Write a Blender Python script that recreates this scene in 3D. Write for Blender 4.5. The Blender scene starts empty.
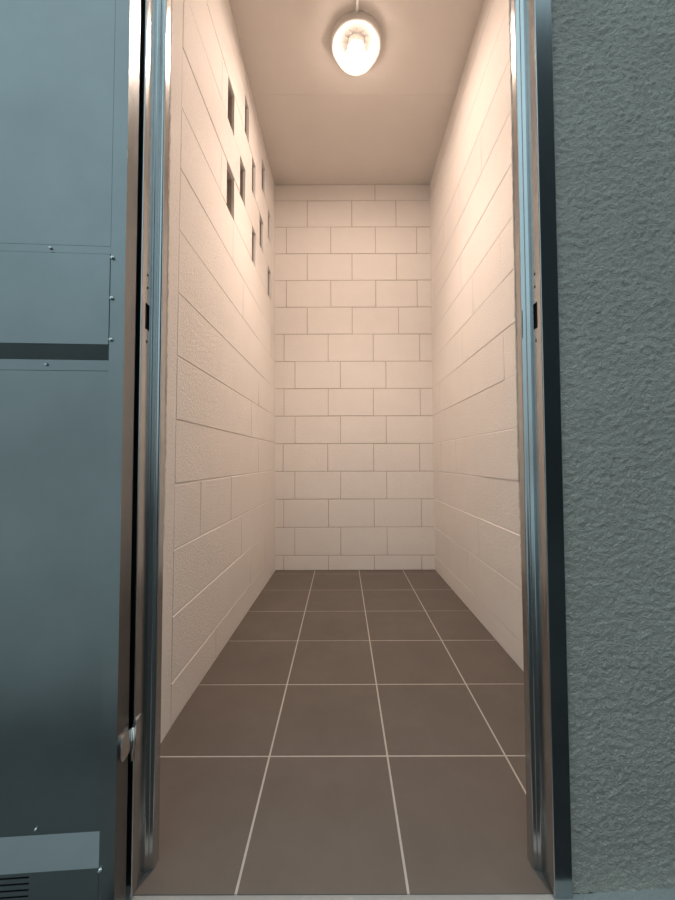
import bpy, bmesh, math, random
from mathutils import Vector, Matrix, noise as mnoise
random.seed(7)
S = bpy.context.scene
C = S.collection
R = math.radians

# ------------------------------------------------------------------ materials
def new_mat(name):
    m = bpy.data.materials.new(name); m.use_nodes = True
    nt = m.node_tree
    return m, nt, nt.nodes['Principled BSDF'], nt.nodes.new, nt.links.new

def coords(nt):
    return nt.nodes.new('ShaderNodeTexCoord').outputs['Object']

def noise(nt, vec, scale, detail=3, rough=0.5):
    n = nt.nodes.new('ShaderNodeTexNoise'); n.inputs['Scale'].default_value = scale
    n.inputs['Detail'].default_value = detail; n.inputs['Roughness'].default_value = rough
    nt.links.new(vec, n.inputs['Vector']); return n

def ramp(nt, fac, stops):
    r = nt.nodes.new('ShaderNodeValToRGB'); e = r.color_ramp.elements
    while len(e) < len(stops): e.new(0.5)
    for i, (p, c) in enumerate(stops):
        e[i].position = p; e[i].color = (*c, 1) if len(c) == 3 else c
    nt.links.new(fac, r.inputs['Fac']); return r

def bump(nt, height, strength, dist, normal=None):
    b = nt.nodes.new('ShaderNodeBump'); b.inputs['Strength'].default_value = strength
    b.inputs['Distance'].default_value = dist
    nt.links.new(height, b.inputs['Height'])
    if normal is not None: nt.links.new(normal, b.inputs['Normal'])
    return b.outputs['Normal']

def stretch(nt, vec, sc):
    m = nt.nodes.new('ShaderNodeMapping'); m.inputs['Scale'].default_value = sc
    nt.links.new(vec, m.inputs['Vector']); return m.outputs['Vector']

def mat_paint(name, col, col2, pits=True):
    m, nt, p, N, L = new_mat(name); v = coords(nt)
    n = noise(nt, v, 7, 5, .6)
    r = ramp(nt, n.outputs['Fac'], [(.3, col2), (.7, col)])
    L(r.outputs['Color'], p.inputs['Base Color'])
    p.inputs['Roughness'].default_value = .62
    p.inputs['Specular IOR Level'].default_value = .05 if name == 'reflection_dark_paving' else .35
    f = noise(nt, v, 125, 4, .65)
    nb = bump(nt, f.outputs['Fac'], .6, .0045)
    if pits:
        vo = N('ShaderNodeTexVoronoi'); vo.inputs['Scale'].default_value = 55
        vo.inputs['Randomness'].default_value = 1
        L(v, vo.inputs['Vector'])
        rr = ramp(nt, vo.outputs['Distance'], [(.0, (0, 0, 0)), (.09, (1, 1, 1))])
        nb = bump(nt, rr.outputs['Color'], .35, .0015, nb)
    L(nb, p.inputs['Normal'])
    return m

def mat_stucco():
    m, nt, p, N, L = new_mat('grey_stucco'); v = coords(nt)
    n = noise(nt, v, 6, 4, .6)
    r = ramp(nt, n.outputs['Fac'], [(.3, (.50, .445, .385)), (.7, (.58, .52, .45))])
    L(r.outputs['Color'], p.inputs['Base Color'])
    p.inputs['Roughness'].default_value = .5
    a = noise(nt, stretch(nt, v, (1, 1, 1.15)), 205, 3, .6); a.inputs['Distortion'].default_value = .9
    rr = ramp(nt, a.outputs['Fac'], [(.33, (0, 0, 0)), (.66, (1, 1, 1))])
    b = noise(nt, v, 260, 2, .5)
    nb = bump(nt, b.outputs['Fac'], .4, .002)
    nb = bump(nt, rr.outputs['Color'], .8, .0035, nb)
    L(nb, p.inputs['Normal'])
    return m

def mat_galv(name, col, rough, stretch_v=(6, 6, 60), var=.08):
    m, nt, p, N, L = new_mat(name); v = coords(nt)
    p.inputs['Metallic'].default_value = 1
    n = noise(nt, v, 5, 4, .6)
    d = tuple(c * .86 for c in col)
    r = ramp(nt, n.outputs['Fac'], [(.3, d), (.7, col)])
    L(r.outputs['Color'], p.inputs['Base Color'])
    g = noise(nt, stretch(nt, v, stretch_v), 9, 4, .6)
    mr = N('ShaderNodeMapRange'); L(g.outputs['Fac'], mr.inputs['Value'])
    mr.inputs['To Min'].default_value = rough - var; mr.inputs['To Max'].default_value = rough + var
    L(mr.outputs['Result'], p.inputs['Roughness'])
    w = noise(nt, v, 3.2, 2, .5)
    L(bump(nt, w.outputs['Fac'], .25 if 'door' in name else .06, .006), p.inputs['Normal'])
    return m

def mat_plain(name, col, rough=.5, metal=0.):
    m, nt, p, N, L = new_mat(name); v = coords(nt)
    n = noise(nt, v, 40, 3, .6)
    r = ramp(nt, n.outputs['Fac'], [(.3, tuple(c * .88 for c in col)), (.7, col)])
    L(r.outputs['Color'], p.inputs['Base Color'])
    p.inputs['Roughness'].default_value = rough; p.inputs['Metallic'].default_value = metal
    return m

def mat_tile():
    m, nt, p, N, L = new_mat('brown_grey_tile'); v = coords(nt)
    n = noise(nt, v, 5, 5, .65)
    f = noise(nt, v, 160, 2, .5)
    r = ramp(nt, n.outputs['Fac'], [(.3, (.112, .094, .081)), (.7, (.136, .115, .100))])
    L(r.outputs['Color'], p.inputs['Base Color'])
    p.inputs['Roughness'].default_value = .55
    p.inputs['Specular IOR Level'].default_value = .35
    L(bump(nt, f.outputs['Fac'], .15, .001), p.inputs['Normal'])
    return m

def mat_ceiling():
    m, nt, p, N, L = new_mat('ceiling_board'); v = coords(nt)
    n = noise(nt, v, 4, 5, .6)
    g = noise(nt, stretch(nt, v, (3, 40, 1)), 6, 4, .6)
    r = ramp(nt, n.outputs['Fac'], [(.3, (.73, .68, .63)), (.7, (.77, .72, .67))])
    L(r.outputs['Color'], p.inputs['Base Color'])
    p.inputs['Roughness'].default_value = .7
    L(bump(nt, g.outputs['Fac'], .25, .002), p.inputs['Normal'])
    return m

M = {
    'paint': mat_paint('cream_wall_paint', (.85, .81, .77), (.82, .78, .74)),
    'rough': mat_paint('rough_mortar', (.60, .54, .48), (.42, .37, .32)),
    'stucco': mat_stucco(),
    'tile': mat_tile(),
    'grout': mat_plain('pale_grout', (.50, .475, .44), .8),
    'ceiling': mat_ceiling(),
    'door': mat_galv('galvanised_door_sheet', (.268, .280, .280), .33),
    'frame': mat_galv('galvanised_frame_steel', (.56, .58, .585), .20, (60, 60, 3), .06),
    'flange': mat_galv('galvanised_frame_flange', (.56, .58, .585), .16, (60, 60, 3), .05),
    'chrome': mat_plain('bright_zinc', (.75, .75, .74), .22, 1),
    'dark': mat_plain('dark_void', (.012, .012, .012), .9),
    'concrete': mat_paint('grey_concrete', (.38, .375, .36), (.31, .305, .295), False),
    'paving': mat_paint('reflection_dark_paving', (.050, .052, .052), (.035, .036, .036), False),
    'reflect_pale': mat_paint('reflection_pale_ground', (.58, .585, .57), (.51, .515, .505), False),
    'reflect_mid': mat_paint('reflection_grey_ground', (.26, .26, .25), (.21, .21, .20), False),
    'white': mat_plain('white_enamel', (.78, .76, .73), .45),
    'added_facade': mat_plain('added_dark_facade', (.035, .038, .04), .9),
    'joint': mat_plain('dusty_joint', (.52, .45, .40), .9),
    'render': mat_plain('raw_block', (.52, .45, .39), .9),
}

def mat_glass():
    m = bpy.data.materials.new('prismatic_glass'); m.use_nodes = True
    nt = m.node_tree; nt.nodes.clear(); N = nt.nodes.new; L = nt.links.new
    out = N('ShaderNodeOutputMaterial')
    tr = N('ShaderNodeBsdfTransparent'); tr.inputs['Color'].default_value = (.97, .95, .92, 1)
    tl = N('ShaderNodeBsdfTranslucent'); tl.inputs['Color'].default_value = (.95, .93, .90, 1)
    gl = N('ShaderNodeBsdfGlossy'); gl.inputs['Roughness'].default_value = .08
    m1 = N('ShaderNodeMixShader'); m1.inputs[0].default_value = .0012
    L(tr.outputs[0], m1.inputs[1]); L(tl.outputs[0], m1.inputs[2])
    fr = N('ShaderNodeFresnel'); fr.inputs['IOR'].default_value = 1.3
    m2 = N('ShaderNodeMixShader'); L(fr.outputs[0], m2.inputs[0])
    L(m1.outputs[0], m2.inputs[1]); L(gl.outputs[0], m2.inputs[2])
    L(m2.outputs[0], out.inputs['Surface'])
    return m
M['glass'] = mat_glass()

def mat_emit(name, col, s):
    m = bpy.data.materials.new(name); m.use_nodes = True
    nt = m.node_tree; nt.nodes.clear(); N = nt.nodes.new
    e = N('ShaderNodeEmission'); e.inputs['Color'].default_value = (*col, 1); e.inputs['Strength'].default_value = s
    nt.links.new(e.outputs[0], N('ShaderNodeOutputMaterial').inputs['Surface'])
    return m
M['bulb'] = mat_emit('glowing_lamp', (1.0, .795, .68), 880.0)

# ------------------------------------------------------------------ mesh helpers
def box(bm, x0, x1, y0, y1, z0, z1, mi=0, bev=0):
    vs = [bm.verts.new((x, y, z)) for x in (x0, x1) for y in (y0, y1) for z in (z0, z1)]
    fs = []
    for q in ((0, 1, 3, 2), (4, 6, 7, 5), (0, 4, 5, 1), (2, 3, 7, 6), (0, 2, 6, 4), (1, 5, 7, 3)):
        f = bm.faces.new([vs[i] for i in q]); f.material_index = mi; fs.append(f)
    if bev:
        es = list({e for f in fs for e in f.edges})
        bmesh.ops.bevel(bm, geom=es, offset=bev, segments=2, profile=.5, affect='EDGES')
    return vs

def lathe(bm, prof, seg=48, c=(0, 0, 0), ribs=0, amp=0, mi=0):
    rings = []
    for r, z in prof:
        if r < 1e-6:
            rings.append([bm.verts.new((c[0], c[1], c[2] + z))]); continue
        ring = []
        for k in range(seg):
            a = 2 * math.pi * k / seg
            rr = r * (1 + amp * math.cos(ribs * a)) if ribs else r
            ring.append(bm.verts.new((c[0] + rr * math.cos(a), c[1] + rr * math.sin(a), c[2] + z)))
        rings.append(ring)
    for a, b in zip(rings, rings[1:]):
        n = max(len(a), len(b))
        for k in range(n):
            k2 = (k + 1) % n
            if len(a) == 1: f = bm.faces.new((a[0], b[k], b[k2]))
            elif len(b) == 1: f = bm.faces.new((a[k], a[k2], b[0]))
            else: f = bm.faces.new((a[k], a[k2], b[k2], b[k]))
            f.material_index = mi; f.smooth = True

def cyl(bm, p0, p1, r, seg=20, mi=0, cap=True):
    p0, p1 = Vector(p0), Vector(p1); d = (p1 - p0)
    q = d.to_track_quat('Z', 'Y')
    r0 = []; r1 = []
    for k in range(seg):
        a = 2 * math.pi * k / seg
        o = q @ Vector((r * math.cos(a), r * math.sin(a), 0))
        r0.append(bm.verts.new(p0 + o)); r1.append(bm.verts.new(p1 + o))
    for k in range(seg):
        f = bm.faces.new((r0[k], r0[(k + 1) % seg], r1[(k + 1) % seg], r1[k])); f.smooth = True; f.material_index = mi
    if cap:
        bm.faces.new(list(reversed(r0))).material_index = mi; bm.faces.new(r1).material_index = mi

def obj(name, bm, mats, parent=None, normals=True):
    if normals: bmesh.ops.recalc_face_normals(bm, faces=bm.faces)
    me = bpy.data.meshes.new(name); bm.to_mesh(me); bm.free()
    for m in (mats if isinstance(mats, (list, tuple)) else [mats]): me.materials.append(M[m])
    o = bpy.data.objects.new(name, me); C.objects.link(o)
    if parent: o.parent = parent
    return o

def tag(o, label, cat, kind=None, group=None):
    o['label'] = label; o['category'] = cat
    if kind: o['kind'] = kind
    if group: o['group'] = group
    return o

def empty(name, loc, rz=0):
    e = bpy.data.objects.new(name, None); C.objects.link(e)
    e.location = loc; e.rotation_euler = (0, 0, rz); e.empty_display_size = .1
    return e

# ------------------------------------------------------------------ room dimensions (metres)
ZC = 2.785              # ceiling height
YB = 2.625              # back wall
YF, YI = .69, .79       # outer and inner face of the front wall
TH = .15                # side wall thickness

def lerp(a, b, t): return a + (b - a) * t
def XL(y, z):           # the left wall is a little out of plumb at its foot
    return -.486 + (1 - z / ZC) * (-.016 + (y - 1.0) / 1.63 * .0325)
def XR(y, z):
    return lerp(.6595 - (y - 1.2) * .0056, .627 + (y - 1.54) * .0168, z / ZC)

# block masonry in (u, z, depth) space, mapped to the room by fn(u, z, d)
def masonry(name, fn, rows, u0, u1, holes, joint=.004, depth=.003, thick=TH, mats=('paint', 'joint', 'render'), label='', jit=.0006, vj=None, strip=None):
    """rows: list of (z0, z1, [u breaks]); holes: list of (row index, ua, ub)."""
    bm = bmesh.new()
    def fbox(a, b, z0, z1, d0, d1, mi=0, nu=1, ch=0):
        """front at depth d0, back at depth d1, the front edge chamfered"""
        j = [random.uniform(-jit, jit) for _ in range(4)] if ch else [0] * 4
        front = []; rim = []; back = []
        for k, (u, z, su, sz) in enumerate(((a, z0, 1, 1), (b, z0, -1, 1), (b, z1, -1, -1), (a, z1, 1, -1))):
            if ch: u += su * random.uniform(0, .0011); z += sz * random.uniform(0, .0013)
            front.append(bm.verts.new(fn(u + su * ch, z + sz * ch, d0 + j[k])))
            rim.append(bm.verts.new(fn(u, z, d0 + ch * .8 + j[k])))
            back.append(bm.verts.new(fn(u, z, d1)))
        bm.faces.new(front).material_index = mi
        for k in range(4):
            n = (k + 1) % 4
            bm.faces.new((front[k], rim[k], rim[n], front[n])).material_index = mi
            bm.faces.new((rim[k], back[k], back[n], rim[n])).material_index = mi
        bm.faces.new(list(reversed(back))).material_index = mi
    h = joint / 2; v = (vj if vj is not None else joint) / 2
    for i, (z0, z1, brk) in enumerate(rows):
        hs = sorted([(a, b) for r, a, b in holes if r == i])
        segs = []; cur = u0
        for a, b in hs:
            segs.append((cur, a)); cur = b
        segs.append((cur, u1))
        for (sa, sb) in segs:
            cut = [sa] + [c for c in brk if sa + .03 < c < sb - .03] + [sb]
            for a, b in zip(cut, cut[1:]):
                la = a if a in (u0,) else a + (0 if a == sa and a != u0 else v)
                lb = b if b in (u1,) else b - (0 if b == sb and b != u1 else v)
                tz = random.uniform(-.0006, .0006)
                fbox(la, lb, z0 + h + tz, z1 - h + tz, random.uniform(-jit, jit), .014, 0, ch=.0016)
            # masonry core, 7 mm further back on the far side of each opening (grooved block ends)
            ca = sa + (.007 if sa != u0 else 0); cb = sb - (.004 if sb != u1 else 0)
            fbox(ca, cb, z0, z1, depth, .0139, 1)
            fbox(ca, cb, z0, z1, .0139, .034, 2)
            fbox(sa, sb, z0, z1, .034, thick, 2)
    if strip:  # plain plastered strip beside the door
        fbox(strip[0], strip[1], 0, ZC, 0, thick, 0)
    o = obj(name, bm, mats)
    return o

# back wall -----------------------------------------------------------------
J = {  # x of the vertical joints, measured for alternate courses
 'A': [-.248, .076, .398], 'B': [-.400, -.078, .247, .546],
 'C': [-.415, -.098, .226, .560], 'D': [-.336, -.011, .316], 'E': [-.420, -.103, .224, .552],
}
seq = ['C', 'D', 'C', 'D', 'E', 'D', 'C', 'D', 'C', 'Ax', 'B', 'A', 'B', 'A', 'B2']
J['Ax'] = [-.248, .076, .410]; J['B2'] = [.246]
rows = []; zs = [0.0] + [.103 + .1971 * k for k in range(14)] + [ZC]
for i in range(len(zs) - 1):
    rows.append((zs[i], zs[i + 1], J[seq[i % len(seq)]]))
o = masonry('wall_back', lambda u, z, d: (u, YB + d, z), rows, -.62, .80, [], joint=.0032, depth=.0034)
tag(o, 'cream painted block wall at the far end of the narrow room', 'wall', 'structure')

# left wall with its ten ventilation openings ------------------------------------
zl = [0.0] + [.125 + .193 * k for k in range(14)] + [ZC]
rows = []
for i in range(len(zl) - 1):
    off = .17 if i % 2 else .0
    rows.append((zl[i], zl[i + 1], [1.46 + off + .335 * k for k in range(-1, 5) if 1.46 + off + .335 * k > 1.2 and random.random() < .4]))
HO = [(12, 1.537, 1.633), (12, 1.960, 2.038), (12, 2.383, 2.470),
      (13, 1.807, 1.885), (13, 2.203, 2.302),
      (10, 1.532, 1.641), (10, 1.966, 2.049), (10, 2.377, 2.480),
      (11, 1.726, 1.826), (11, 2.145, 2.245)]
o = masonry('wall_left', lambda u, z, d: (XL(u, z) - d, u, z), rows, 1.0985, YB + .12, HO, joint=.0024, depth=.0016, jit=.0008, vj=.0006, strip=(.7475, 1.0970), mats=('paint', 'paint', 'render'))
tag(o, 'cream painted block wall on the left with ten small slot openings near the ceiling', 'wall', 'structure')

rows = []
for i in range(len(zl) - 1):
    off = .17 if i % 2 else .0
    z0 = zs[i]; z1 = zs[i + 1]
    rows.append((z0, z1, [1.13 + off + .325 * k for k in range(0, 5) if random.random() < .3]))
o = masonry('wall_right', lambda u, z, d: (XR(u, z) + d, u, z), rows, .7475, YB + .12, [], joint=.0024, depth=.0019, jit=.0008, vj=.0006, mats=('paint', 'paint', 'render'))
tag(o, 'cream painted block wall on the right, without any openings', 'wall', 'structure')

# floor of brown-grey tiles -------------------------------------------------------
bm = bmesh.new()
P, G = .3090, .0048
xs = [-.1925 + P * k for k in range(-2, 4)]; ys = [.6870] + [.9946 + P * k for k in range(0, 7)]
def fl(x0, x1, y0, y1, z, mi):
    box(bm, x0, x1, y0, y1, -.02, z, mi)
for i in range(len(xs) - 1):
    for j in range(len(ys) - 1):
        x0, x1 = max(xs[i] + G / 2, -.60), min(xs[i + 1] - G / 2, .76)
        y0, y1 = ys[j] + (G / 2 if j else 0), min(ys[j + 1] - G / 2, YB + .05)
        if x1 > x0 and y1 > y0: fl(x0, x1, y0, y1, random.uniform(-.0003, .0003), 0)
fl(-.60, .76, .688, YB + .05, -.0007, 1)
o = obj('floor', bm, ('tile', 'grout'))
tag(o, 'brown-grey square floor tiles with pale grout lines', 'floor', 'structure')

# ceiling ----------------------------------------------------------------------
bm = bmesh.new()
box(bm, -.66, .82, .7475, 1.962, ZC, ZC + .12)
box(bm, -.66, .82, 1.9655, YB + .14, ZC + .0008, ZC + .12)
box(bm, -.66, .82, 1.9612, 1.9662, ZC - .0014, ZC + .02, 0)
o = obj('ceiling', bm, ('ceiling', 'paint'))
tag(o, 'flat warm grey ceiling with one fine cross joint', 'ceiling', 'structure')

# front wall: stucco outside, opening for the door ----------------------------------
bm = bmesh.new()
HD = 2.06
OX0, OX1 = -.402, .400
for x0, x1, z0, z1 in ((-2.6, OX0, -.05, 3.1), (OX1, 2.6, -.05, 3.1), (OX0, OX1, HD + .03, 3.1)):
    box(bm, x0, x1, YF, .747, z0, z1, 0)
for x0, x1, z0, z1 in ((-.70, -.43, 0, ZC), (.43, .86, 0, ZC), (-.43, .43, HD + .05, ZC)):
    box(bm, x0, x1, .747, .752, z0, z1, 1)
# ragged mortar edges behind the frame
for sx, xe in ((-1, -.3600), (1, .3590)):
    prev = None
    for k in range(261):
        z = (HD + .05) * k / 260
        e = xe + sx * .008 * max(0, 1 - z / .8)
        a = random.uniform(0, .0022); b = random.uniform(-.0015, .002)
        ring = [bm.verts.new((e + sx * .004, .7468, z)), bm.verts.new((e - sx * a, .7475, z)), bm.verts.new((e - sx * random.uniform(0, .001), .7535 + b, z)), bm.verts.new((e + sx * .08, .7545 + b, z))]
        if prev:
            for q in range(3):
                bm.faces.new((prev[q], prev[q + 1], ring[q + 1], ring[q])).material_index = 2
        prev = ring
# trowelled stucco relief beside the frame
sx0, sx1, sz0, sz1, st = .4055, .76, .0, 1.78, .0026
nx = int((sx1 - sx0) / st); nz = int((sz1 - sz0) / st)
grid = []
for i in range(nx + 1):
    col = []
    for k in range(nz + 1):
        x = lerp(sx0, sx1, i / nx); z = lerp(sz0, sz1, k / nz)
        q = Vector((x * 84 + z * 34, z * 100 - x * 46, 3.1))
        h = mnoise.noise(q) + .55 * mnoise.noise(q * 2.1) + .35 * mnoise.noise(Vector((x * 21, z * 21, 9)))
        h = max(-.55, min(.75, h))
        col.append(bm.verts.new((x, YF - .0017 - .0022 * h, z)))
    grid.append(col)
for i in range(nx):
    for k in range(nz):
        f = bm.faces.new((grid[i][k], grid[i + 1][k], grid[i + 1][k + 1], grid[i][k + 1])); f.smooth = True
o = obj('wall_front', bm, ('stucco', 'paint', 'rough'))
tag(o, 'grey textured stucco outer wall around the doorway', 'wall', 'structure')

# ground outside -----------------------------------------------------------------
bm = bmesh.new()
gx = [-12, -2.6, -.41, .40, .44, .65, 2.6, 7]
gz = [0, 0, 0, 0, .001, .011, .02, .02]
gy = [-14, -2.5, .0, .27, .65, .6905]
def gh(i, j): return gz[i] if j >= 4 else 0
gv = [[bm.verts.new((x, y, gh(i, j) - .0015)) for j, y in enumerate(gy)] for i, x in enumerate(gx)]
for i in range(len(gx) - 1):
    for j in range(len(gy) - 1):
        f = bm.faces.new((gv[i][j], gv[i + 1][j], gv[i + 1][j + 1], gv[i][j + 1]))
        f.material_index = 0 if j == 4 else (2 if (i < 2 and j < 2) else 3 if (i < 2 and j == 3) else 1)  # unseen pale, grey and dark patches added to shape reflections in door and frame
o = obj('ground', bm, ('concrete', 'paving', 'reflect_pale', 'reflect_mid'))
tag(o, 'pale concrete strip and paving in front of the doorway, its unseen patches added for steel reflections', 'ground', 'structure')

# unseen facade added behind the camera to darken reflections in the steel --------------------
bm = bmesh.new()
box(bm, .9, 6.5, -3.6, -3.2, 0, 6.4)
for k in range(5):
    box(bm, 1.2 + k * 1.05, 1.9 + k * 1.05, -3.2, -3.17, 1.0, 2.2)
box(bm, .8, 6.6, -3.7, -3.05, 6.4, 6.55)
o = obj('wall_added_dark', bm, 'added_facade')
tag(o, 'unseen dark facade added behind the viewer to darken the steel reflections', 'wall', 'structure')

# ------------------------------------------------------------------ steel door frame
frame = empty('trim_1', (0, .70, 0))
tag(frame, 'galvanised steel door frame around the open doorway', 'door frame', 'structure')
frame.location = (0, 0, 0)

def jamb(s, front, stop, parent):
    """s=+1 right, -1 left; folded sheet profile extruded upward, slots left open"""
    f = front; w = .0325
    prof = [(f + w, .6895), (f + w, .6812), (f + w - .0012, .680), (f + .0013, .680), (f, .6813), (f, .7205),
            (f - .0012, .7216), (f - (f - stop) * .43, .7236), (f - (f - stop) * .47, .7228), (f - (f - stop) * .51, .7241),
            (stop + .0022, .7256), (stop + .0006, .7266), (stop, .7285), (stop, .7455), (stop + .012, .7465)]
    holes = {4: [(.693, .708, .996 + .030, .996 + .080), (.6975, .7025, 1.0 + .0, 1.005), (.6975, .7025, 1.105, 1.110), (.6975, .7025, 1.130, 1.135)],
             10: [(.0, 1.0, 1.016, 1.072)], 9: []}
    bm = bmesh.new()
    top = HD + .03
    for i, (p, q) in enumerate(zip(prof, prof[1:])):
        hl = holes.get(i, [])
        ts = [0, 1]; zz = [0.0, top]
        rect = []
        for a, b, z0, z1 in hl:
            if i == 4: t0, t1 = (a - p[1]) / (q[1] - p[1]), (b - p[1]) / (q[1] - p[1])
            else: t0, t1 = a, b
            rect.append((t0, t1, z0, z1)); ts += [t0, t1]; zz += [z0, z1]
        ts = sorted(set(round(t, 5) for t in ts)); zz = sorted(set(zz))
        for ta, tb in zip(ts, ts[1:]):
            for za, zb in zip(zz, zz[1:]):
                tm, zm = (ta + tb) / 2, (za + zb) / 2
                if any(r[0] - 1e-4 < tm < r[1] + 1e-4 and r[2] < zm < r[3] for r in rect): continue
                vs = [bm.verts.new((s * lerp(p[0], q[0], t), lerp(p[1], q[1], t), z)) for t, z in ((ta, za), (tb, za), (tb, zb), (ta, zb))]
                fc = bm.faces.new(vs); fc.material_index = 1 if i in (2,) else 0
    bmesh.ops.remove_doubles(bm, verts=bm.verts, dist=1e-5)
    o = obj('jamb', bm, ('frame', 'flange'), parent)
    md = o.modifiers.new('sheet', 'SOLIDIFY'); md.thickness = .0012; md.offset = -s * 0
    # closed strike pocket behind the slot
    bm = bmesh.new()
    xa, xb = (f + .004, f + .020)
    b0, b1 = (xa, xb) if s > 0 else (-xb, -xa)
    box(bm, b0, b1, .688, .719, .985, 1.145)
    obj('strike_pocket', bm, 'dark', o)
    return o
jamb(1, .3733, .3588, frame)
jamb(-1, .3742, .3592, frame)
bm = bmesh.new()
box(bm, -.4055, .4045, .680, .7455, HD, HD + .03)
box(bm, -.3742, .3733, .722, .7455, HD - .018, HD)
obj('head', bm, 'frame', frame)

# ------------------------------------------------------------------ door leaf, folded back against the wall
W = .76; ZT = 2.045; Z0 = .012
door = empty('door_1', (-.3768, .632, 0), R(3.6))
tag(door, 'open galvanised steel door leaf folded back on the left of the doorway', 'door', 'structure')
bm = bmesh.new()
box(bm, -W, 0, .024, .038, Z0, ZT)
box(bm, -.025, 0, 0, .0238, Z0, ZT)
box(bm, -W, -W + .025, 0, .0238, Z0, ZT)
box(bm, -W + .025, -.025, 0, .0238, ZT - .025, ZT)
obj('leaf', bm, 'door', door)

L0, L1 = -W + .0255, -.0255
def sheet(bm, prof, x0=L0, x1=L1):
    """profile (y, z) swept along x, closed at the back by y = .0235"""
    pts = list(prof) + [(.0235, prof[-1][1]), (.0235, prof[0][1])]
    a = [bm.verts.new((x0, y, z)) for y, z in pts]; b = [bm.verts.new((x1, y, z)) for y, z in pts]
    n = len(pts)
    for k in range(n):
        bm.faces.new((a[k], a[(k + 1) % n], b[(k + 1) % n], b[k]))
    bm.faces.new(a); bm.faces.new(list(reversed(b)))
bm = bmesh.new()
sheet(bm, [(.0006, 1.1352), (.0006, 1.1480), (.0001, 1.1486), (.0001, ZT - .0255)])
obj('upper_panel', bm, 'door', door)
bm = bmesh.new()
sheet(bm, [(.0195, .9530), (.0010, .9735), (-.0012, .9755), (-.0012, 1.1330), (.0004, 1.1350)])
obj('lock_case_cover', bm, 'door', door)
bm = bmesh.new()
sheet(bm, [(.0205, .1460), (.0205, .9340)])
sheet(bm, [(.0190, .9342), (.0190, .9528)])
obj('lower_panel', bm, 'door', door)
bm = bmesh.new()
sheet(bm, [(.0, .1060), (.001, .1080), (.0200, .1458)])
sl0, sl1 = -.56, -.134
zz = [Z0]; 
slots = [(.1005 - .0098 * k - .0028, .1005 - .0098 * k) for k in range(7)]
prev = .1058
for a, b in slots:
    box(bm, sl0, sl1, 0, .004, b, prev)
    prev = a
box(bm, sl0, sl1, 0, .004, Z0, prev)
box(bm, L0, sl0, 0, .0235, Z0, .1058); box(bm, sl1, L1, 0, .0235, Z0, .1058)
obj('vent_cover', bm, 'door', door)
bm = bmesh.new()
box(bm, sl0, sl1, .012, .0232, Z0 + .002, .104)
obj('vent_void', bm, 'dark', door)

def screw(x, y, z, r=.0036):
    bm = bmesh.new()
    prof = [(0, .0034), (r * .55, .0031), (r * .9, .0016), (r, 0), (r, -.001)]
    lathe(bm, prof, 14)
    box(bm, -r * .7, r * .7, -.0004, .0004, .0028, .0036); box(bm, -.0004, .0004, -r * .7, r * .7, .0028, .0036)
    for v in bm.verts: v.co = Vector((x + v.co.x, y - v.co.z, z + v.co.y))
    o = obj('screw', bm, 'chrome', door)
for z in (1.1278, 1.0565, .9838): screw(-.0215, -.0005, z)
screw(-.0222, -.0005, .1035)
screw(-.125, .0004, 1.1420, .0028); screw(-.140, .0188, .9440, .0030); screw(-.139, .0203, .1560, .0026)

# hinge: one plate on the leaf edge, a knuckle, one plate on the frame
def plate(bm, x0, x1, y0, y1, z0, z1, rnd):
    pts = []
    for cy, cz, a0 in ((y1 - rnd, z1 - rnd, 0), (y0 + rnd, z1 - rnd, 90), (y0 + rnd, z0 + rnd, 180), (y1 - rnd, z0 + rnd, 270)):
        for k in range(6):
            a = R(a0 + 18 * k); pts.append((cy + rnd * math.cos(a), cz + rnd * math.sin(a)))
    A = [bm.verts.new((x0, y, z)) for y, z in pts]; B = [bm.verts.new((x1, y, z)) for y, z in pts]
    n = len(pts)
    for k in range(n): bm.faces.new((A[k], A[(k + 1) % n], B[(k + 1) % n], B[k]))
    bm.faces.new(A); bm.faces.new(list(reversed(B)))
bm = bmesh.new()
plate(bm, .0002, .0036, .007, .041, .262, .304, .013)
hg = obj('hinge', bm, 'chrome', door)
bm = bmesh.new(); cyl(bm, (.0036, .044, .243), (.0036, .044, .296), .0042)
lathe(bm, [(0, .003), (.003, .0026), (.0042, 0)], 16, (.0036, .044, .296))
obj('hinge_knuckle', bm, 'chrome', hg)
bm = bmesh.new(); plate(bm, .0066, .0092, .047, .074, .262, .308, .010)
obj('hinge_plate', bm, 'chrome', hg)

# ------------------------------------------------------------------ ceiling lamp and its conduit
LX, LY = .073, 1.700
lamp = empty('ceiling_lamp', (LX, LY, ZC))
tag(lamp, 'round glowing ceiling lamp with ribbed clear glass dome', 'lamp')
bm = bmesh.new()
lathe(bm, [(0, -.0005), (.118, -.0005), (.1195, -.004), (.1195, -.030), (.117, -.035), (.108, -.036), (.105, -.034), (.100, -.010), (.0, -.008)], 64)
obj('base_plate', bm, 'white', lamp)
bm = bmesh.new()
prof = []
for k in range(19):
    a = math.pi / 2 * k / 18
    prof.append((.104 * math.cos(a) ** .92 if k < 18 else 0, -.033 - .085 * math.sin(a)))
lathe(bm, prof, 180, ribs=45, amp=.012)
obj('glass_dome', bm, 'glass', lamp, True)
bm = bmesh.new()
lathe(bm, [(0, -.0105), (.041, -.0105), (.0405, -.0408), (.0370, -.0408), (.0366, -.0262), (0, -.0262)], 40)
for k in range(12):
    a = math.pi / 6 * k
    cyl(bm, (.041 * math.cos(a), .041 * math.sin(a), -.014), (.062 * math.cos(a), .062 * math.sin(a), -.014), .0025, 8)
obj('lamp_holder', bm, 'white', lamp)
bm = bmesh.new()
lathe(bm, [(0, -.027), (.036, -.027), (.036, -.0395), (.030, -.0402), (0, -.0404)], 40)
obj('bulb', bm, 'bulb', lamp)
bm = bmesh.new()
cyl(bm, (LX, .795, ZC - .011), (LX, LY - .1198, ZC - .011), .0068)
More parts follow.
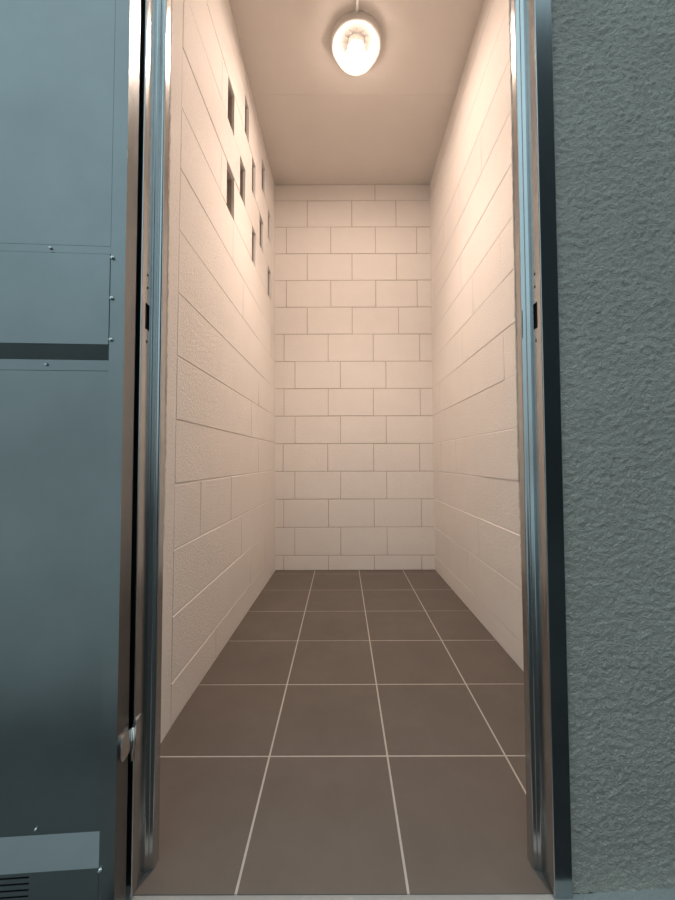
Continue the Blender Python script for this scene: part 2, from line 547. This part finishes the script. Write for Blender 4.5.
for y in (.95, 1.38):
    box(bm, LX - .013, LX + .013, y - .008, y + .008, ZC - .021, ZC - .0005, 0, .002)
o = obj('ceiling_mounted_conduit', bm, 'white')
tag(o, 'thin white cable conduit running along the ceiling to the lamp', 'conduit')

sd = bpy.data.lights.new('lamp_beam', 'SPOT'); sd.energy = 85; sd.color = (1.0, .80, .675)
sd.spot_size = R(96); sd.spot_blend = 1; sd.shadow_soft_size = .04
so = bpy.data.objects.new('lamp_beam', sd); C.objects.link(so); so.parent = lamp; so.location = (0, 0, -.06)

# ------------------------------------------------------------------ daylight outside
w = bpy.data.worlds.new('sky'); S.world = w; w.use_nodes = True
nt = w.node_tree; bg = nt.nodes['Background']
tc = nt.nodes.new('ShaderNodeTexCoord')
sp = nt.nodes.new('ShaderNodeSeparateXYZ'); nt.links.new(tc.outputs['Generated'], sp.inputs[0])
cl = noise(nt, tc.outputs['Generated'], 2.2, 4, .55)
ad = nt.nodes.new('ShaderNodeMath'); ad.operation = 'MULTIPLY_ADD'
nt.links.new(cl.outputs['Fac'], ad.inputs[0]); ad.inputs[1].default_value = .25
nt.links.new(sp.outputs['Z'], ad.inputs[2])
r = ramp(nt, ad.outputs[0], [(.0, (.10, .12, .125)), (.22, (.28, .36, .385)), (.55, (.41, .59, .655)), (.9, (.54, .73, .80))])
nt.links.new(r.outputs['Color'], bg.inputs['Color'])
bg.inputs['Strength'].default_value = 1.6

# ------------------------------------------------------------------ camera
cd = bpy.data.cameras.new('camera'); cam = bpy.data.objects.new('camera', cd); C.objects.link(cam)
S.camera = cam
cd.sensor_fit = 'AUTO'; cd.sensor_width = 36; cd.lens = 369 / 900 * 36
cd.shift_x = -4.5 / 900; cd.shift_y = -3 / 900
cd.clip_start = .01
pitch = math.atan(13 / 369)
cam.matrix_world = Matrix.Translation((0, 0, .775)) @ Matrix.Rotation(math.pi / 2 + pitch, 4, 'X') @ Matrix.Rotation(-.003, 4, 'Z')

S.view_settings.view_transform = 'Standard'; S.view_settings.look = 'None'
S.view_settings.exposure = 0; S.view_settings.gamma = 1; S.view_settings.use_curve_mapping = False
